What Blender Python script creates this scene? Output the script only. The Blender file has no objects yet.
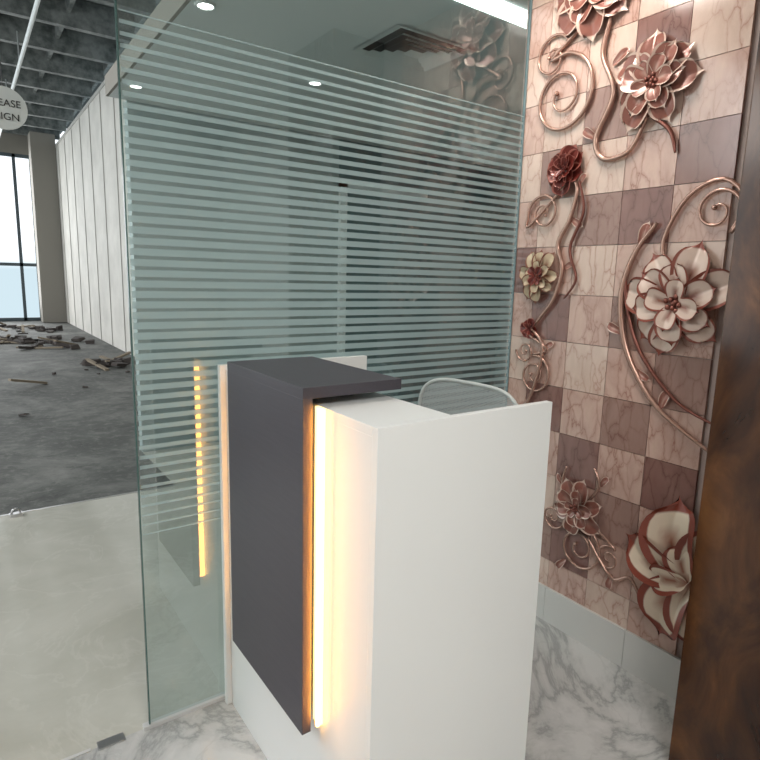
import bpy, bmesh, math, random
from mathutils import Vector, Matrix
random.seed(7)
S=bpy.context.scene
S.view_settings.view_transform='Standard'
S.view_settings.exposure=0.0
col=S.collection
# ---------------------------------------------------------------- materials
def mat(name,color=(.8,.8,.8),rough=.5,metal=0,spec=.5):
    m=bpy.data.materials.new(name);m.use_nodes=True
    b=m.node_tree.nodes['Principled BSDF']
    b.inputs['Base Color'].default_value=(*color,1);b.inputs['Roughness'].default_value=rough
    b.inputs['Metallic'].default_value=metal;b.inputs['Specular IOR Level'].default_value=spec
    m.diffuse_color=(*color,1)
    return m
def N(m,t): return m.node_tree.nodes.new(t)
def L(m,a,b): m.node_tree.links.new(a,b)
def P(m): return m.node_tree.nodes['Principled BSDF']
def coord(m,scale=(1,1,1),rot=(0,0,0)):
    tc=N(m,'ShaderNodeTexCoord');mp=N(m,'ShaderNodeMapping');mp.inputs['Scale'].default_value=scale;mp.inputs['Rotation'].default_value=rot
    L(m,tc.outputs['Object'],mp.inputs['Vector']);return mp.outputs[0]
def noise(m,vec,scale,detail=6,rough=.6,dist=0):
    n=N(m,'ShaderNodeTexNoise');n.inputs['Scale'].default_value=scale;n.inputs['Detail'].default_value=detail
    n.inputs['Roughness'].default_value=rough;n.inputs['Distortion'].default_value=dist;L(m,vec,n.inputs['Vector']);return n.outputs['Fac']
def ramp(m,fac,stops):
    r=N(m,'ShaderNodeValToRGB');L(m,fac,r.inputs[0]);e=r.color_ramp.elements
    while len(e)<len(stops): e.new(.5)
    for i,(p,c) in enumerate(stops):
        e[i].position=p;e[i].color=(*c,1) if len(c)==3 else c
    return r.outputs[0]
def mixc(m,fac,a,b,mode='MIX'):
    x=N(m,'ShaderNodeMix');x.data_type='RGBA';x.blend_type=mode
    for v,i in ((fac,0),(a,6),(b,7)):
        if isinstance(v,(int,float)): x.inputs[i].default_value=v
        elif isinstance(v,tuple): x.inputs[i].default_value=(*v,1)
        else: L(m,v,x.inputs[i])
    return x.outputs[2]
def mathn(m,op,a,b=None):
    x=N(m,'ShaderNodeMath');x.operation=op
    for v,i in ((a,0),(b,1)):
        if v is None: continue
        if isinstance(v,(int,float)): x.inputs[i].default_value=v
        else: L(m,v,x.inputs[i])
    return x.outputs[0]
def marble(name,base,vein,vein2,scale=1.0,rough=.12,width=.035,amount=1.0):
    m=mat(name,base,rough);v=coord(m)
    n1=noise(m,v,1.6*scale,8,.62,1.0)
    a=mathn(m,'ABSOLUTE',mathn(m,'SUBTRACT',n1,.5))
    k=ramp(m,a,[(0,(amount,)*3),(width,(amount*.35,)*3),(width*3.2,(0,0,0))])
    n2=noise(m,v,3.4*scale,8,.6,.8)
    a2=mathn(m,'ABSOLUTE',mathn(m,'SUBTRACT',n2,.48))
    k2=ramp(m,a2,[(0,(.35*amount,)*3),(width*.7,(0,0,0))])
    cloud=ramp(m,noise(m,v,1.1*scale,4,.5,.3),[(.35,base),(.7,tuple(x*.72+y*.28 for x,y in zip(base,vein2)))])
    c=mixc(m,k,cloud,vein);c=mixc(m,k2,c,vein2)
    L(m,c,P(m).inputs['Base Color']);return m
def veined(name,base,vein,scale,cl,ang=.7):
    m=mat(name,base,.14);v=coord(m,(1,1,.42),(ang,0,0))
    n=N(m,'ShaderNodeTexNoise');n.inputs['Scale'].default_value=13;n.inputs['Detail'].default_value=5;L(m,v,n.inputs['Vector'])
    vm=N(m,'ShaderNodeVectorMath');vm.operation='MULTIPLY_ADD';L(m,n.outputs['Color'],vm.inputs[0]);vm.inputs[1].default_value=(.10,.10,.10);L(m,v,vm.inputs[2])
    vo=N(m,'ShaderNodeTexVoronoi');vo.feature='DISTANCE_TO_EDGE';vo.inputs['Scale'].default_value=scale;L(m,vm.outputs[0],vo.inputs['Vector'])
    k=ramp(m,vo.outputs['Distance'],[(0,(.75,)*3),(.022,(.28,)*3),(.12,(0,0,0))])
    k=mathn(m,'MULTIPLY',k,ramp(m,noise(m,v,7,3,.5),[(.35,(.3,)*3),(.6,(1,1,1))]))
    cloud=ramp(m,noise(m,v,9,6,.65,.6),[(.3,base),(.72,cl)])
    L(m,mixc(m,k,cloud,vein),P(m).inputs['Base Color']);return m
M={}
M['floor_in']=marble('marble_white_veined',(.60,.595,.58),(.20,.21,.205),(.34,.34,.33),1.0,.08,.028,.65)
m=M['floor_lobby']=mat('marble_beige_polished',(.5,.49,.44),.10);v=coord(m)
c=ramp(m,noise(m,v,1.7,7,.6,.5),[(.3,(.45,.44,.38)),(.5,(.52,.51,.45)),(.72,(.59,.575,.515))])
k=ramp(m,mathn(m,'ABSOLUTE',mathn(m,'SUBTRACT',noise(m,v,2.2,7,.6,.7),.5)),[(0,(.22,)*3),(.02,(0,0,0))])
L(m,mixc(m,k,c,(.68,.665,.61)),P(m).inputs['Base Color'])
m=M['concrete']=mat('rough_concrete',(.1,.11,.105),.8);v=coord(m)
c=ramp(m,noise(m,v,1.1,9,.72,.5),[(.32,(.040,.044,.040)),(.5,(.090,.094,.086)),(.68,(.20,.202,.187))])
k=ramp(m,noise(m,v,11,7,.8,.2),[(.50,(0,0,0)),(.66,(.6,)*3)])
c=mixc(m,k,c,(.22,.218,.20))
k=ramp(m,noise(m,v,5,5,.7,.3),[(.30,(.7,)*3),(.42,(0,0,0))])
L(m,mixc(m,k,c,(.04,.043,.04)),P(m).inputs['Base Color'])
M['laminate']=mat('white_laminate',(.765,.78,.77),.30)
M['lam_edge']=mat('white_edge_band',(.55,.55,.54),.4)
m=M['slate']=mat('dark_grey_laminate',(.05,.05,.06),.40,0,.35)
w=noise(m,coord(m,(60,3,60)),3,5,.6,.2)
L(m,ramp(m,w,[(.3,(.050,.045,.055)),(.7,(.060,.054,.065))]),P(m).inputs['Base Color'])
m=M['led']=mat('warm_led_diffuser',(1,.8,.4));P(m).inputs['Emission Color'].default_value=(1,.74,.28,1);P(m).inputs['Emission Strength'].default_value=2.4
m=M['ledh']=mat('warm_led_chips',(1,.8,.4));P(m).inputs['Emission Color'].default_value=(1,.45,.10,1);P(m).inputs['Emission Strength'].default_value=13
m=M['lamp']=mat('lamp_white',(1,1,1));P(m).inputs['Emission Color'].default_value=(1,.98,.95,1);P(m).inputs['Emission Strength'].default_value=9
m=M['linear']=mat('linear_lamp',(1,1,1));P(m).inputs['Emission Color'].default_value=(.92,1,.98,1);P(m).inputs['Emission Strength'].default_value=4
M['ceil']=mat('ceiling_paint',(.62,.65,.64),.7)
M['teal']=mat('grey_teal_paint',(.16,.225,.235),.6)
M['teal2']=mat('pale_grey_paint',(.36,.42,.42),.6)
M['wallp']=mat('warm_white_paint',(.6,.58,.55),.7)
M['tile_l']=veined('tile_pink_marble',(.62,.43,.36),(.24,.085,.06),17,(.46,.29,.24),.7)
M['tile_l2']=veined('tile_cream_marble',(.70,.54,.46),(.32,.13,.09),15,(.55,.395,.325),-.8)
M['tile_d']=veined('tile_mauve_marble',(.215,.105,.09),(.10,.04,.033),16,(.28,.155,.13),.6)
M['tile_m']=veined('tile_taupe_marble',(.36,.225,.19),(.16,.07,.05),16,(.28,.165,.135),-.6)
M['grout']=mat('grout',(.42,.33,.30),.8)
M['copper']=mat('rose_gold_metal',(.48,.29,.23),.25,.65)
M['copper2']=mat('dark_copper_metal',(.22,.08,.06),.28,.6)
def petalmat(name,inner,mid,edge,rough=.25,e0=.86):
    m=mat(name,inner,rough,.12)
    a=N(m,'ShaderNodeAttribute');a.attribute_name='edge'
    L(m,ramp(m,a.outputs['Fac'],[(0,mid),(.45,inner),(e0-.06,inner),(e0,edge),(1,edge)]),P(m).inputs['Base Color']);return m
M['pet_cream']=petalmat('petal_cream',(.68,.52,.44),(.26,.10,.075),(.25,.07,.05))
M['pet_gold']=petalmat('petal_gold',(.58,.45,.31),(.30,.13,.08),(.24,.09,.06))
M['pet_brown']=petalmat('petal_brown',(.27,.105,.08),(.44,.26,.21),(.66,.48,.40))
M['pet_red']=petalmat('petal_maroon',(.15,.024,.018),(.06,.01,.01),(.40,.13,.10))
M['pet_big']=petalmat('petal_ivory',(.78,.64,.50),(.36,.14,.09),(.24,.05,.03),.25,.76)
m=M['column']=mat('brown_burl_laminate',(.1,.05,.02),.16)
v=coord(m,(1,1,.45));L(m,ramp(m,noise(m,v,5.5,7,.6,1.1),[(.28,(.016,.006,.004)),(.45,(.050,.019,.008)),(.6,(.100,.040,.015)),(.76,(.17,.076,.027))]),P(m).inputs['Base Color'])
M['steel']=mat('brushed_steel',(.5,.5,.5),.3,.9)
M['black']=mat('black_plastic',(.02,.02,.02),.45)
M['chairw']=mat('pale_grey_plastic',(.50,.53,.52),.4)
M['seat']=mat('grey_fabric',(.2,.21,.21),.9)
m=M['drywall']=mat('drywall_panel',(.62,.61,.57),.8)
v=coord(m);L(m,ramp(m,noise(m,v,1.5,5,.6),[(.3,(.44,.425,.385)),(.7,(.58,.56,.51))]),P(m).inputs['Base Color'])
m=M['beam']=mat('grey_steel_beam',(.13,.145,.14),.7);v=coord(m)
L(m,ramp(m,noise(m,v,6,4,.6),[(.35,(.07,.08,.075)),(.65,(.20,.212,.20))]),P(m).inputs['Base Color'])
M['deck']=mat('dark_metal_deck',(.045,.05,.047),.8)
M['pillar']=mat('pillar_plaster',(.23,.215,.185),.8)
M['mull']=mat('dark_mullion',(.06,.08,.09),.5)
M['sign']=mat('sign_board',(.66,.68,.66),.6)
M['ink']=mat('sign_ink',(.03,.03,.03),.6)
M['rubble']=mat('rubble_dark',(.06,.05,.045),.9)
M['rubble2']=mat('rubble_timber',(.22,.18,.13),.9)
# glass
m=M['glass']=bpy.data.materials.new('tinted_glass');m.use_nodes=True;nt=m.node_tree;nt.nodes.clear()
o=N(m,'ShaderNodeOutputMaterial');mx=N(m,'ShaderNodeMixShader');t=N(m,'ShaderNodeBsdfTransparent');g=N(m,'ShaderNodeBsdfGlossy')
t.inputs[0].default_value=(.70,.79,.765,1);g.inputs['Roughness'].default_value=.015;g.inputs['Color'].default_value=(.9,.95,.95,1)
lw=N(m,'ShaderNodeFresnel');lw.inputs[0].default_value=1.6
L(m,mathn(m,'ADD',lw.outputs[0],.09),mx.inputs[0]);L(m,t.outputs[0],mx.inputs[1]);L(m,g.outputs[0],mx.inputs[2]);L(m,mx.outputs[0],o.inputs[0])
# frosted striped film
m=M['film']=bpy.data.materials.new('frosted_stripe_film');m.use_nodes=True;nt=m.node_tree;nt.nodes.clear()
o=N(m,'ShaderNodeOutputMaterial');mx=N(m,'ShaderNodeMixShader');t=N(m,'ShaderNodeBsdfTransparent')
d=N(m,'ShaderNodeBsdfDiffuse');tr=N(m,'ShaderNodeBsdfTranslucent');m2=N(m,'ShaderNodeMixShader')
d.inputs[0].default_value=(.50,.60,.60,1);tr.inputs[0].default_value=(.55,.67,.67,1)
L(m,d.outputs[0],m2.inputs[1]);L(m,tr.outputs[0],m2.inputs[2]);m2.inputs[0].default_value=.5
tc=N(m,'ShaderNodeTexCoord');sp=N(m,'ShaderNodeSeparateXYZ');L(m,tc.outputs['Object'],sp.inputs[0])
zz=sp.outputs['Z']
fr=mathn(m,'FRACT',mathn(m,'MULTIPLY',zz,1/.031))
du=ramp(m,mathn(m,'DIVIDE',zz,2.4),[(.28,(.14,)*3),(.38,(.38,)*3),(.55,(.68,)*3),(.72,(.62,)*3),(.91,(.32,)*3)])
mask=mathn(m,'MULTIPLY',mathn(m,'LESS_THAN',fr,du),.62)
L(m,mask,mx.inputs[0]);L(m,t.outputs[0],mx.inputs[1]);L(m,m2.outputs[0],mx.inputs[2]);L(m,mx.outputs[0],o.inputs[0])
# mesh fabric of the chair back
m=M['mesh']=bpy.data.materials.new('chair_mesh_fabric');m.use_nodes=True
o=m.node_tree.nodes['Material Output'];b=P(m);b.inputs['Base Color'].default_value=(.46,.49,.49,1);b.inputs['Roughness'].default_value=.7
mx=N(m,'ShaderNodeMixShader');t=N(m,'ShaderNodeBsdfTransparent')
tc=N(m,'ShaderNodeTexCoord');sp=N(m,'ShaderNodeSeparateXYZ');L(m,tc.outputs['Object'],sp.inputs[0])
f1=mathn(m,'LESS_THAN',mathn(m,'FRACT',mathn(m,'MULTIPLY',sp.outputs['Z'],160)),.45)
f2=mathn(m,'LESS_THAN',mathn(m,'FRACT',mathn(m,'MULTIPLY',sp.outputs['Y'],160)),.45)
L(m,mathn(m,'MAXIMUM',f1,f2),mx.inputs[0]);L(m,t.outputs[0],mx.inputs[1]);L(m,b.outputs[0],mx.inputs[2]);L(m,mx.outputs[0],o.inputs[0])
# ---------------------------------------------------------------- geometry helpers
def finish(name,bm,mats,parent=None,smooth=False):
    me=bpy.data.meshes.new(name);bm.to_mesh(me);bm.free()
    for x in (mats if isinstance(mats,(list,tuple)) else [mats]): me.materials.append(x)
    if smooth:
        for p in me.polygons:p.use_smooth=True
    ob=bpy.data.objects.new(name,me);col.objects.link(ob)
    if parent: ob.parent=parent
    return ob
def addbox(bm,lo,hi,mi=0):
    r=bmesh.ops.create_cube(bm,size=1)
    for v in r['verts']:
        v.co=Vector([lo[i]+(v.co[i]+.5)*(hi[i]-lo[i]) for i in range(3)])
    fs=set(f for v in r['verts'] for f in v.link_faces)
    for f in fs:f.material_index=mi
    return r['verts']
def box(name,lo,hi,m,parent=None,bevel=0):
    bm=bmesh.new();addbox(bm,lo,hi)
    if bevel: bmesh.ops.bevel(bm,geom=bm.edges[:],offset=bevel,segments=2,affect='EDGES',profile=.7)
    return finish(name,bm,m,parent)
def empty(name):
    e=bpy.data.objects.new(name,None);col.objects.link(e);e.empty_display_size=.1;return e
def catmull(pts,n=14):
    out=[];pp=[pts[0]]+list(pts)+[pts[-1]]
    for i in range(1,len(pp)-2):
        p0,p1,p2,p3=[Vector(q) for q in pp[i-1:i+3]]
        for k in range(n):
            t=k/n
            out.append(.5*((2*p1)+(-p0+p2)*t+(2*p0-5*p1+4*p2-p3)*t*t+(-p0+3*p1-3*p2+p3)*t**3))
    out.append(Vector(pts[-1]));return out
def tube(bm,path,rad,seg=8,mi=0,closed=False):
    n=len(path);rings=[]
    up=Vector((1,0,0))
    for i,p in enumerate(path):
        a=path[(i-1)%n] if (closed or i>0) else p;b=path[(i+1)%n] if (closed or i<n-1) else p
        t=(b-a).normalized();u=up if abs(t.dot(up))<.9 else Vector((0,0,1))
        s=t.cross(u).normalized();w=s.cross(t).normalized()
        r=rad(i/(n-1)) if callable(rad) else rad
        rings.append([bm.verts.new(p+s*math.cos(2*math.pi*k/seg)*r+w*math.sin(2*math.pi*k/seg)*r) for k in range(seg)])
    for i in range(n if closed else n-1):
        A=rings[i];B=rings[(i+1)%n]
        for k in range(seg):
            f=bm.faces.new((A[k],A[(k+1)%seg],B[(k+1)%seg],B[k]));f.material_index=mi;f.smooth=True
    if not closed:
        for R_ in (rings[0],rings[-1]):
            try:
                f=bm.faces.new(R_);f.material_index=mi
            except: pass
def cyl(bm,c,r1,r2,h,seg=24,mi=0,mx=None):
    r=bmesh.ops.create_cone(bm,cap_ends=True,segments=seg,radius1=r1,radius2=r2,depth=h)
    M4=Matrix.Translation(c)@(mx.to_4x4() if mx else Matrix.Identity(4))
    bmesh.ops.transform(bm,matrix=M4,verts=r['verts'])
    for f in set(f for v in r['verts'] for f in v.link_faces): f.material_index=mi
# ---------------------------------------------------------------- room shell
H=2.8
fl=empty('floor')
box('reception_floor',(-3.6,-3.6,-.1),(.1,0,0),M['floor_in'],fl)
box('lobby_floor',(-6,0,-.1),(3.4,2.27,0),M['floor_lobby'],fl)
box('lobby_floor_rear',(-.9,2.27,-.1),(3.4,3.2,0),M['floor_lobby'],fl)
box('hall_floor',(-6,2.27,-.11),(.5,18.7,-.004),M['concrete'],fl)
box('threshold',(-6,2.262,-.05),(-.9,2.278,.002),M['steel'],fl)
ce=empty('ceiling')
box('reception_ceiling',(-3.6,-3.6,H),(.1,.02,H+.1),M['ceil'],ce)
box('lobby_ceiling',(-1.03,.02,H),(3.4,3.2,H+.1),M['ceil'],ce)
box('lobby_ceiling_fascia',(-1.05,.02,H),(-1.031,3.2,H+.14),M['pillar'],ce)
box('wall_rear',(-3.7,-3.7,0),(.1,-3.6,H),M['wallp'])
box('wall_left',(-3.7,-3.6,0),(-3.6,0,H),M['wallp'])
wr=empty('wall_right')
box('backing',(0.012,-1.6,0),(.1,0.03,H),M['grout'],wr)
box('plain_part',(0,-3.6,0),(.1,-1.6,H),M['wallp'],wr)
# tiles
bm=bmesh.new();T=.195
dark={(4,2),(3,3),(1,5),(2,8),(1,7),(2,10),(4,8),(0,4),(5,6),(3,0)}
mid={(2,3),(3,5),(4,6),(1,10),(3,9),(0,9),(2,1),(3,7),(1,2)}
ys=[0.0]+[-.115-T*i for i in range(5)]
zl=[2.04+T*k for k in range(3,-1,-1)]+[2.04-T*k for k in range(1,11)]
zl=[H]+zl+[0.0]
for i in range(len(ys)-1):
    for j in range(len(zl)-1):
        y0,y1=ys[i+1],ys[i];z1,z0=zl[j],zl[j+1]
        if z1-z0<.01: continue
        mi=0 if (i+j)%2 else 1
        row=round((2.04+2*T-z1)/T)
        if (i,row) in dark: mi=2
        elif (i,row) in mid: mi=3
        addbox(bm,(0.0,y0+.0012,z0+.0012),(.02,y1-.0012,z1-.0012),mi)
finish('wall_tiles',bm,[M['tile_l'],M['tile_l2'],M['tile_d'],M['tile_m']],wr)
bb=bmesh.new()
for a,b in ((-.002,-.31),(-.312,-.70),(-.702,-1.065)): addbox(bb,(-.012,b,0),(-.0005,a,.16))
finish('baseboard_right',bb,mat('baseboard_tile',(.62,.605,.58),.25))
box('column_right',(-.33,-1.6,0),(-.0005,-1.066,H),M['column'],None,.004)
# lobby behind the glass
box('wall_lobby_back',(-.9,3.2,0),(1.0,3.3,H),M['teal2'])
box('wall_lobby_back_right',(1.0,3.2,0),(3.4,3.3,H),M['teal'])
box('wall_lobby_right',(3.3,.0,0),(3.4,3.2,H),M['teal'])
box('wall_front_right',(.1,0.0,0),(3.3,.06,H),M['teal'])
d=empty('glow_door_1')
box('painted_glow_strip',(1.0,3.15,0),(1.07,3.199,2.4),M['laminate'],d)  # white strip paints in a vertical light reflection; the door around it is added
box('leaf',(1.07,3.17,0),(2.0,3.199,2.36),M['teal'],d)
box('head',(1.0,3.15,2.36),(2.07,3.199,2.42),M['laminate'],d)
# ---------------------------------------------------------------- hall
box('wall_hall_right',(.4,3.3,0),(.55,18.6,4.95),M['drywall'])
st=bmesh.new()
for i in range(13): addbox(st,(.385,3.9+i*1.2,0),(.4,3.925+i*1.2,4.95))
addbox(st,(.38,3.3,4.9),(.4,18.6,4.97))
finish('trim_1',st,mat('joint_strip',(.36,.355,.325),.7))
box('wall_hall_left',(-6.1,0,0),(-6,2.2,5.8),M['drywall'])
box('wall_hall_upper',(-6,-.05,H+.1),(3.4,0.0,5.8),M['pillar'])
box('ceiling_hall',(-6.1,-.05,5.7),(3.4,18.8,5.8),M['deck'])
bm=bmesh.new()
for i in range(13): addbox(bm,(-6,2.6+i*1.3,5.25),(.6,2.72+i*1.3,5.68))
for i in range(7): addbox(bm,(-5.4+i*1.0,2.3,5.45),(-5.34+i*1.0,18.5,5.69))
for i in range(60): addbox(bm,(-6,2.4+i*.27,5.64),(.6,2.5+i*.27,5.7))
finish('ceiling_beams',bm,M['beam'])
bm=bmesh.new();tube(bm,[Vector((-1,y,4.8)) for y in (3,8,13,18.4)],.028,10)
tube(bm,[Vector((-1.7,y,5.0)) for y in (3,8,13,18.4)],.05,10)
for y in (4,7,10,13,16): tube(bm,[Vector((-1,y,4.8)),Vector((-1,y,5.3))],.012,6);tube(bm,[Vector((-1.7,y,5.0)),Vector((-1.7,y,5.3))],.012,6)
finish('ceiling_conduit',bm,M['ceil'])
box('pillar',(-.22,17.6,0),(.398,18.2,5.25),M['pillar'],None,.02)
box('wall_hall_far',(-6,18.5,4.75),(.4,18.65,5.7),M['pillar'])
w=empty('window_1')
bm=bmesh.new()
for x in (-6,-4.9,-3.8,-2.7,-1.62,-.62,-.2): addbox(bm,(x,18.5,0),(x+.08,18.6,4.75))
for z in (0,1.6,4.66): addbox(bm,(-6,18.5,z),(-.14,18.6,z+.09))
finish('mullions',bm,M['mull'],w)
w2=empty('window_2')
bm=bmesh.new()
for i in range(12): addbox(bm,(-6.1,2.2+i*1.48,0),(-6.0,2.3+i*1.48,5.7))
for z in (0,1.6,5.0): addbox(bm,(-6.1,2.2,z),(-6.0,18.5,z+.1))
finish('mullions_side',bm,M['mull'],w2)
# construction debris: flat shards, broken blocks and offcut battens
bm=bmesh.new()
for (cx,cy,n,s) in ((-1.2,12.6,40,.8),(-.2,8.5,20,.35),(-.6,11.5,16,.6),(-.9,15.5,30,1.0),(-1.0,7.0,9,1.2)):
    for k in range(n):
        x=min(cx+random.gauss(0,s*.5),.1);y=cy+random.gauss(0,s*.6)
        a,b,h=random.uniform(.03,.16),random.uniform(.03,.11),random.uniform(.02,.10)
        mi=0
        if cy<7.5: a,b,h=a*.4,b*.4,h*.4
        if random.random()<.2: a,b,h,mi=random.uniform(.2,.4),.03,.03,1
        vs=addbox(bm,(-a,-b,0),(a,b,h),mi)
        if mi==0:
            for q in vs: q.co.x*=random.uniform(.55,1.15);q.co.y*=random.uniform(.55,1.15);q.co.z*=random.uniform(.6,1.2)
        R3=Matrix.Rotation(random.uniform(0,6.3),4,'Z')@Matrix.Rotation(random.uniform(-.25,.25),4,'Y')
        zm=min((R3@q.co).z for q in vs)
        bmesh.ops.transform(bm,matrix=Matrix.Translation((x,y,-zm-.004))@R3,verts=vs)
finish('rubble_pile',bm,[M['rubble'],M['rubble2']])
# hanging sign
sg=empty('lease_sign')
bm=bmesh.new();cyl(bm,(-1.76,2.42,2.43),.12,.12,.012,40,0,Matrix.Rotation(math.pi/2,3,'X'))
finish('board',bm,M['sign'],sg)
bm=bmesh.new();tube(bm,[Vector((-1.76,2.42,2.54)),Vector((-1.76,2.42,5.3))],.003,6);finish('wire',bm,M['steel'],sg)
for i,tx in enumerate(('LEASE','SIGN')):
    c=bpy.data.curves.new('txt','FONT');c.body=tx;c.size=.055;c.align_x='CENTER';c.extrude=.001
    o=bpy.data.objects.new('lettering_%d'%i,c);col.objects.link(o);o.rotation_euler=(math.pi/2,0,0);o.location=(-1.745,2.412,2.44-.075*i);c.materials.append(M['ink']);o.parent=sg
ds=empty('door_stopper')
bm=bmesh.new();tube(bm,[Vector((-1.88+.022*math.cos(a),2.22,.02+.03*math.sin(a))) for a in [math.pi*k/12 for k in range(13)]],.006,8);addbox(bm,(-1.915,2.2,0),(-1.845,2.24,.02));finish('stopper_body',bm,M['steel'],ds)
# ---------------------------------------------------------------- glass partition
gp=empty('glass_partition')
bm=bmesh.new();vv=[bm.verts.new(c) for c in ((-1.638,0,.012),(-.002,0,.012),(-.002,0,2.798),(-1.638,0,2.798))];bm.faces.new(vv)
finish('pane',bm,M['glass'],gp)
box('pane_edge',(-1.642,-.006,.012),(-1.638,.006,2.798),mat('green_glass_edge',(.06,.12,.11),.15),gp)
bm=bmesh.new();vv=[bm.verts.new(c) for c in ((-1.634,-.004,.68),(-.009,-.004,.68),(-.009,-.004,2.205),(-1.634,-.004,2.205))];bm.faces.new(vv)
finish('striped_film',bm,M['film'],gp)
box('floor_channel',(-1.66,-.012,0),(-.002,.012,.012),M['lam_edge'],gp)
box('corner_seal',(-.006,-.006,.012),(-.0005,.006,2.798),M['teal'],gp)
box('floor_spring_plate',(-1.80,-.018,0),(-1.72,.018,.006),M['steel'],None,.002)
box('trim_2',(-3.6,-.006,0),(-1.82,.006,.003),M['lam_edge'])
# ---------------------------------------------------------------- ceiling vent & lamps
vt=empty('ceiling_vent')
bm=bmesh.new();cx,cy=.175,1.02;h=.28
for k,(a,b,z0,z1) in enumerate(((1,.84,-.012,-.004),(.80,.66,-.03,-.006),(.60,.46,-.03,-.006),(.40,.26,-.03,-.006),(.20,.0,-.03,-.02))):
    o_=[bm.verts.new((cx+sx*h*a,cy+sy*h*a*.8,H+z0)) for sx,sy in ((-1,-1),(1,-1),(1,1),(-1,1))]
    if b>0:
        i_=[bm.verts.new((cx+sx*h*b,cy+sy*h*b*.8,H+z1)) for sx,sy in ((-1,-1),(1,-1),(1,1),(-1,1))]
        for q in range(4): bm.faces.new((o_[q],o_[(q+1)%4],i_[(q+1)%4],i_[q]))
    else: bm.faces.new(o_)
finish('louvres',bm,M['ceil'],vt)
box('painted_vent_shade',(cx-h*.82,cy-h*.66,H-.003),(cx+h*.82,cy+h*.66,H-.001),M['black'],vt)  # flat black plate paints in the shade behind the louvres
def downlight(x,y):
    e=empty('ceiling_downlight')
    bm=bmesh.new();cyl(bm,(x,y,H-.004),.035,.035,.006,24);finish('lens',bm,M['lamp'],e)
    bm=bmesh.new();tube(bm,[Vector((x+.045*math.cos(a),y+.045*math.sin(a),H-.004)) for a in [2*math.pi*k/28 for k in range(28)]],.008,8,0,True);finish('rim',bm,M['ceil'],e)
for x,y in ((-.96,1.23),(-.93,2.78),(.02,1.9),(-.9,-.5),(-1.9,-.7),(-2.6,-1.4)): downlight(x,y)
ll=empty('linear_ceiling_lamp')
box('diffuser',(-.1,.30,H-.012),(.9,.42,H-.001),M['linear'],ll)
# ---------------------------------------------------------------- reception desk
dk=empty('reception_desk')
X0,X1=-1.37,-.823;YB,YF=-.045,-.90
box('visitor_side_board',(X0,YF+.02,0),(X0+.022,YB,1.178),M['laminate'],dk,.001)
box('front_end_panel',(X0,YF,0),(X1,YF+.02,1.20),M['laminate'],dk,.0012)
box('rear_end_panel',(X0-.018,YB,0),(X1,YB+.022,1.215),M['laminate'],dk,.0012)
box('ledge_top',(X0,YF+.0205,1.178),(-1.155,YB-.0005,1.20),M['laminate'],dk,.0012)
box('ledge_back',(-1.175,YF+.021,.75),(-1.157,YB-.001,1.177),M['laminate'],dk)
box('worktop',(X0+.023,YF+.021,.725),(X1-.01,YB-.001,.75),M['laminate'],dk,.001)
box('spacer_1',(-1.395,-.5,.5),(X0,-.45,1.1),M['lam_edge'],dk)
box('spacer_2',(-1.395,-.35,.5),(X0,-.30,1.1),M['lam_edge'],dk)
box('dark_front_panel',(-1.42,-.67,.348),(-1.395,-.195,1.222),M['slate'],dk,.001)
box('dark_transaction_top',(-1.42,-.67,1.222),(-1.137,-.195,1.249),M['slate'],dk,.001)
box('top_support_1',(-1.30,-.5,1.20),(-1.17,-.3,1.222),M['slate'],dk)
box('led_strip_front',(X0-.010,-.688,.37),(X0-.0005,-.655,1.2),M['led'],dk)
box('led_chips_front',(X0-.018,-.689,.37),(X0-.0105,-.681,1.2),M['ledh'],dk)
box('led_strip_rear',(X0-.018,-.245,.37),(X0-.0005,-.215,1.19),M['ledh'],dk)
# ---------------------------------------------------------------- office chair
ch=empty('office_chair')
def cb(t,s):
    y=-.315-.245*t;z=.56+s*.57
    return Vector((-.575+.03*t+.04*(1-t*t)+.03*math.sin(s*math.pi),y,z))
def out(th):      # rounded (super-elliptic) outline in (t, s)
    c,s=math.cos(th),math.sin(th);n=2/4.5
    return (math.copysign(abs(c)**n,c)*(1 if s>0 else .93),.5+.5*math.copysign(abs(s)**n,s))
bm=bmesh.new();K=72;rings=[]
for r in range(1,9):
    rings.append([bm.verts.new(cb(out(2*math.pi*k/K)[0]*r/8,.5+(out(2*math.pi*k/K)[1]-.5)*r/8)) for k in range(K)])
c0=bm.verts.new(cb(0,.5))
for k in range(K): bm.faces.new((c0,rings[0][k],rings[0][(k+1)%K]))
for r in range(7):
    for k in range(K): bm.faces.new((rings[r][k],rings[r+1][k],rings[r+1][(k+1)%K],rings[r][(k+1)%K]))
finish('mesh_back',bm,M['mesh'],ch,True)
bm=bmesh.new()
tube(bm,[cb(*out(2*math.pi*k/K)) for k in range(K)],.007,8,0,True);finish('back_frame',bm,M['chairw'],ch)
bm=bmesh.new();tube(bm,catmull([(-.53,-.33,.62),(-.51,-.33,.5),(-.6,-.33,.43),(-.78,-.33,.42)],8),.02,10);finish('back_bracket',bm,M['chairw'],ch)
box('seat',(-1.03,-.55,.44),(-.59,-.11,.50),M['seat'],ch,.025)
bm=bmesh.new();cyl(bm,(-.8,-.33,.26),.028,.028,.34,20);cyl(bm,(-.8,-.33,.10),.045,.04,.06,20)
for k in range(5):
    a=2*math.pi*k/5+.3;e=Vector((-.8+.26*math.cos(a),-.33+.24*math.sin(a),.075))
    tube(bm,[Vector((-.8,-.33,.105)),e],.016,8)
    cyl(bm,(e.x,e.y,.028),.028,.028,.03,16,0,Matrix.Rotation(math.pi/2,3,'X')@Matrix.Rotation(a,3,'Z'))
    tube(bm,[e,Vector((e.x,e.y,.03))],.008,6)
finish('star_base',bm,M['black'],ch)
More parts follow.
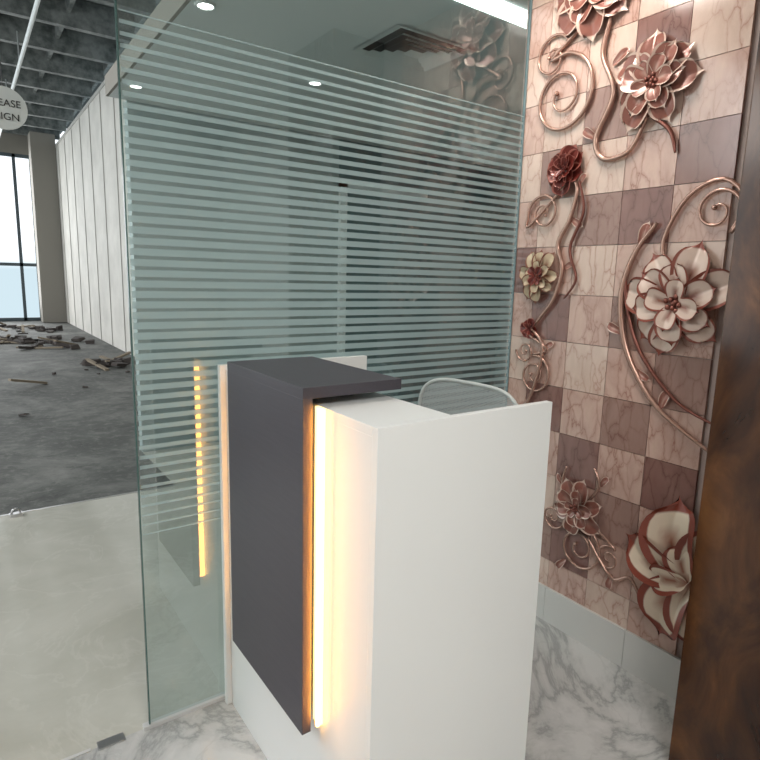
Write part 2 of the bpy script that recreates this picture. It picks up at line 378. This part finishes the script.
# ---------------------------------------------------------------- relief wall flowers
def petal(bm,lay,cy,cz,th,Ln,W,base,tilt,curl,cup,bend=0,n=14,mseg=12):
    g=[]
    for a in range(n+1):
        s=a/n
        hw=W*(s**.55)*(max(0,1-s**3.2)**.55)*1.12+W*.05
        th2=th+bend*s
        dy,dz=math.cos(th2),math.sin(th2)
        row=[]
        for b in range(mseg+1):
            t=b/mseg*2-1
            r=s*Ln*(1-.04*t*t)+(.07*Ln*(1-abs(t))**2 if s==1 else 0)
            yy=cy+dy*r-dz*t*hw;zz=cz+dz*r+dy*t*hw
            hgt=base+tilt*Ln*math.sin(s*1.9)-curl*Ln*s**3+cup*hw*t*t-.10*hw*math.exp(-(t*5)**2)
            v=bm.verts.new((-max(.003,hgt),yy,zz))
            e=abs(t) if s>.3 else abs(t)*(.5+s*1.6)
            v[lay]=min(1,max(e,0 if s<.5 else (s-.5)/.5))
            if s<.25 and abs(t)<.6: v[lay]=s
            row.append(v)
        g.append(row)
    for a in range(n):
        for b in range(mseg):
            f=bm.faces.new((g[a][b],g[a][b+1],g[a+1][b+1],g[a+1][b]));f.smooth=True
def flower(name,cy,cz,R_,layers,m,parent,seed=0,centre=None,rot=0):
    bm=bmesh.new();lay=bm.verts.layers.float.new('edge')
    rnd=random.Random(seed)
    for k,(n,fr,wf,base,tilt,curl) in enumerate(layers):
        for i in range(n):
            th=2*math.pi*(i+.5*(k%2))/n+rnd.uniform(-.15,.15)+rot
            Ln=R_*fr*rnd.uniform(.86,1.08)
            petal(bm,lay,cy,cz,th,Ln,Ln*wf,base+.0018*(i%3),tilt,curl,.30,rnd.uniform(-.25,.25))
    finish(name,bm,m,parent)
    if centre:
        bm=bmesh.new()
        for k in range(9):
            a=k*2.4;r=R_*.05*math.sqrt(k)
            bmesh.ops.create_icosphere(bm,subdivisions=2,radius=R_*.05,matrix=Matrix.Translation((-layers[-1][3]-.014,cy+r*math.cos(a),cz+r*math.sin(a))))
        finish(name+'_stamens',bm,centre,parent,True)
rl=empty('floral_relief');rl.parent=wr
A=[(7,1.0,.40,.006,.14,.12),(6,.76,.44,.014,.20,.06),(5,.50,.48,.022,.26,-.02)]
flower('lotus',-.765,1.44,.205,[(7,1.0,.38,.006,.12,.12),(6,.74,.44,.014,.20,.06),(4,.46,.5,.026,.28,-.05)],M['pet_cream'],rl,1,M['copper2'],.2)
flower('bloom_top',-.60,2.20,.16,A,M['pet_brown'],rl,2,M['copper2'],.6)
flower('bloom_upper_edge',-.32,2.60,.19,A,M['pet_brown'],rl,3,None,.1)
flower('rose',-.245,1.95,.098,[(7,1,.55,.006,.1,.03),(6,.75,.55,.014,.2,-.05),(5,.5,.55,.022,.3,-.2),(3,.3,.5,.03,.4,-.3)],M['pet_red'],rl,4,None)
flower('small_bloom',-.15,1.53,.112,[(8,1,.34,.006,.15,.1),(6,.65,.38,.014,.25,0)],M['pet_gold'],rl,5,M['copper2'])
flower('small_bloom_heart',-.15,1.53,.045,[(6,1,.5,.026,.2,0)],M['pet_red'],rl,15,None)
flower('small_rose',-.12,1.30,.050,[(6,1,.55,.006,.2,0),(4,.6,.5,.014,.3,-.2)],M['pet_red'],rl,6)
flower('lower_bloom',-.44,.58,.13,[(7,1,.38,.006,.15,.1),(6,.72,.42,.014,.25,0),(4,.4,.45,.024,.3,0)],M['pet_brown'],rl,7,M['copper2'],.3)
bm=bmesh.new();lay=bm.verts.layers.float.new('edge')
# large fan of petals spreading towards +y from a heart beside the column; angles measured from +y
for th,Ln,wf,b,bd in ((.75,.29,.46,.006,.6),(-.75,.25,.46,.008,-.5),(.05,.25,.40,.016,.3),(1.7,.25,.42,.010,.4),(-1.5,.23,.42,.012,-.4),(-.2,.14,.5,.032,0),(1.1,.14,.5,.028,.2)):
    petal(bm,lay,-.92,.47,th,Ln,Ln*wf,b,.16,.10,.30,bd)
finish('large_petals',bm,M['pet_big'],rl)
bm=bmesh.new()
def vine(pts,r=.006,mi=0):
    p=[Vector((-.014,q[0],q[1])) for i,q in enumerate(pts)]
    tube(bm,catmull(p,10),lambda t:r*(.45+.9*math.sin(math.pi*min(1,.12+.8*t))),8,mi)
def spiral(cy,cz,r0,a0,turns,sgn=1,r=.007,mi=0,tail=None):
    n=int(14*turns);pts=[]
    for k in range(n+1):
        t=k/n;rr=r0*(1-.82*t);a=a0+sgn*2*math.pi*turns*t
        pts.append((cy+rr*math.cos(a),cz+rr*math.sin(a)))
    if tail: pts=list(tail)+pts
    p=catmull([Vector((-.012,*q)) for q in pts],4)
    tube(bm,p,lambda t:r*(1.1-.6*t),8,mi)
    bmesh.ops.create_icosphere(bm,subdivisions=2,radius=r*1.3,matrix=Matrix.Translation(p[-1]))
spiral(-.20,2.24,.165,1.2,1.9,1,.008,0,[(-.36,2.62),(-.30,2.5)])
spiral(-.14,2.40,.09,2.6,1.4,-1,.006,0)
spiral(-.15,1.79,.085,-.6,1.7,1,.006,0,[(-.26,1.90)])
spiral(-.16,1.10,.09,1.4,1.8,1,.006,0,[(-.10,1.28),(-.22,1.22)])
spiral(-.10,1.20,.05,0,1.5,-1,.005,0)
spiral(-.46,.41,.11,1.3,1.9,1,.007,0,[(-.42,.60),(-.52,.55)])
spiral(-.32,.50,.06,3.0,1.5,1,.005,0)
spiral(-.60,.42,.055,2.0,1.6,-1,.005,0,[(-.52,.53)])
spiral(-.86,1.745,.085,-2.2,1.5,-1,.007,0,[(-.71,1.56),(-.69,1.66),(-.76,1.80),(-.87,1.845),(-.945,1.77)])
vine([(-.36,2.7),(-.40,2.5),(-.38,2.35),(-.44,2.2),(-.38,2.05),(-.42,1.97),(-.52,1.98),(-.57,2.06),(-.60,2.15)],.008)
vine([(-.24,1.95),(-.31,1.88),(-.29,1.76),(-.24,1.66),(-.27,1.56),(-.24,1.44),(-.18,1.36),(-.13,1.30)],.007)
vine([(-.32,1.9),(-.35,1.78),(-.30,1.64),(-.34,1.52),(-.29,1.44)],.005,1)
vine([(-.66,1.72),(-.59,1.62),(-.55,1.48),(-.57,1.32),(-.63,1.19),(-.74,1.06),(-.93,.95)],.009)
vine([(-.62,1.66),(-.56,1.55),(-.59,1.38),(-.66,1.24),(-.80,1.10),(-.95,1.04)],.006,1)
vine([(-.13,1.30),(-.20,1.22),(-.15,1.0),(-.08,.94)],.006)
vine([(-.44,.58),(-.36,.65),(-.37,.74)],.005)
vine([(-.47,.6),(-.53,.70),(-.50,.77)],.005)
vine([(-.58,2.1),(-.67,2.03),(-.70,1.95)],.006,1)
vine([(-.5,.47),(-.62,.35),(-.70,.38),(-.76,.30)],.006)
finish('scroll_vines',bm,[M['copper'],M['copper2']],rl)
bm=bmesh.new();lay=bm.verts.layers.float.new('edge')
for cy,cz,th,Ln in ((-.29,1.76,-2.6,.07),(-.27,1.56,2.7,.06),(-.38,2.05,.6,.08),(-.57,1.32,.4,.08),(-.74,1.06,1.9,.08),(-.31,1.88,2.2,.06),(-.36,.65,.9,.06),(-.53,.7,2.2,.06),(-.60,1.64,1.9,.09),(-.20,1.22,2.6,.06),(-.42,2.3,2.6,.08),(-.63,1.19,3.6,.07),(-.40,.33,-.9,.07),(-.62,.36,-1.4,.07)):
    petal(bm,lay,cy,cz,th,Ln,Ln*.28,.006,.15,.1,.2)
finish('leaves',bm,M['pet_brown'],rl)
# ---------------------------------------------------------------- lights
def area(name,loc,rot,sx,sy,e,c=(1,1,1)):
    l=bpy.data.lights.new(name,'AREA');l.shape='RECTANGLE';l.size=sx;l.size_y=sy;l.energy=e;l.color=c
    o=bpy.data.objects.new(name,l);col.objects.link(o);o.location=loc;o.rotation_euler=rot;return o
area('reception_fill_light',(-1.95,-2.75,2.77),(0,0,0),.9,1.1,56,(1,.985,.96))  # added overhead fill, out of view; no panel fixture is modelled
area('desk_fill_light',(-.52,-.33,2.77),(0,0,0),.5,.26,12,(1,.92,.84))  # added warm fill for desk and tiles, placed to stay unseen
area('lobby_light',(1.9,1.4,2.76),(0,0,0),.8,.5,9,(.95,1,1))
area('side_daylight_fill',(-5.8,8,2.8),(0,math.radians(-90),0),5,14,400,(.96,.98,1))  # added lamp imitating daylight from an unseen side of the hall
area('window_daylight_far',(-2.5,18.3,2.6),(math.radians(-90),0,0),5,4.4,300,(.98,.99,1))
area('lobby_daylight',(-4.8,1.2,3.6),(0,math.radians(-50),0),2,2,56,(1,1,.98))
l=area('led_tape_light',(X0-.021,-.672,.785),(0,0,0),.008,.82,3.0,(1,.42,.075))
dv=Vector((.35,-1,0)).normalized();zx=-dv;yx=Vector((0,0,1));xx=yx.cross(zx)
l.matrix_world=Matrix(((xx.x,yx.x,zx.x,X0-.021),(xx.y,yx.y,zx.y,-.672),(xx.z,yx.z,zx.z,.785),(0,0,0,1)))
W=bpy.data.worlds.new('World');S.world=W;W.use_nodes=True
nt=W.node_tree;b=nt.nodes['Background'];b.inputs[1].default_value=1.6
tc=nt.nodes.new('ShaderNodeTexCoord');sp=nt.nodes.new('ShaderNodeSeparateXYZ');r_=nt.nodes.new('ShaderNodeValToRGB')
nt.links.new(tc.outputs['Generated'],sp.inputs[0]);nt.links.new(sp.outputs['Z'],r_.inputs[0]);nt.links.new(r_.outputs[0],b.inputs[0])
e=r_.color_ramp.elements;e[0].position=0;e[0].color=(.42,.52,.57,1);e[1].position=.03;e[1].color=(.90,.95,1,1)
# ---------------------------------------------------------------- camera
a,p,r=.6181,.1715,.0257
F=Vector((math.sin(a)*math.cos(p),math.cos(a)*math.cos(p),-math.sin(p)))
R0=Vector((math.cos(a),-math.sin(a),0));U0=R0.cross(F)
R=math.cos(r)*R0+math.sin(r)*U0;U=-math.sin(r)*R0+math.cos(r)*U0
cd=bpy.data.cameras.new('camera');cd.sensor_width=36;cd.lens=584.15/760*36;cd.clip_start=.05
cam=bpy.data.objects.new('camera',cd);col.objects.link(cam)
cam.matrix_world=Matrix(((R.x,U.x,-F.x,-2.0373),(R.y,U.y,-F.y,-1.8407),(R.z,U.z,-F.z,1.5),(0,0,0,1)))
S.camera=cam
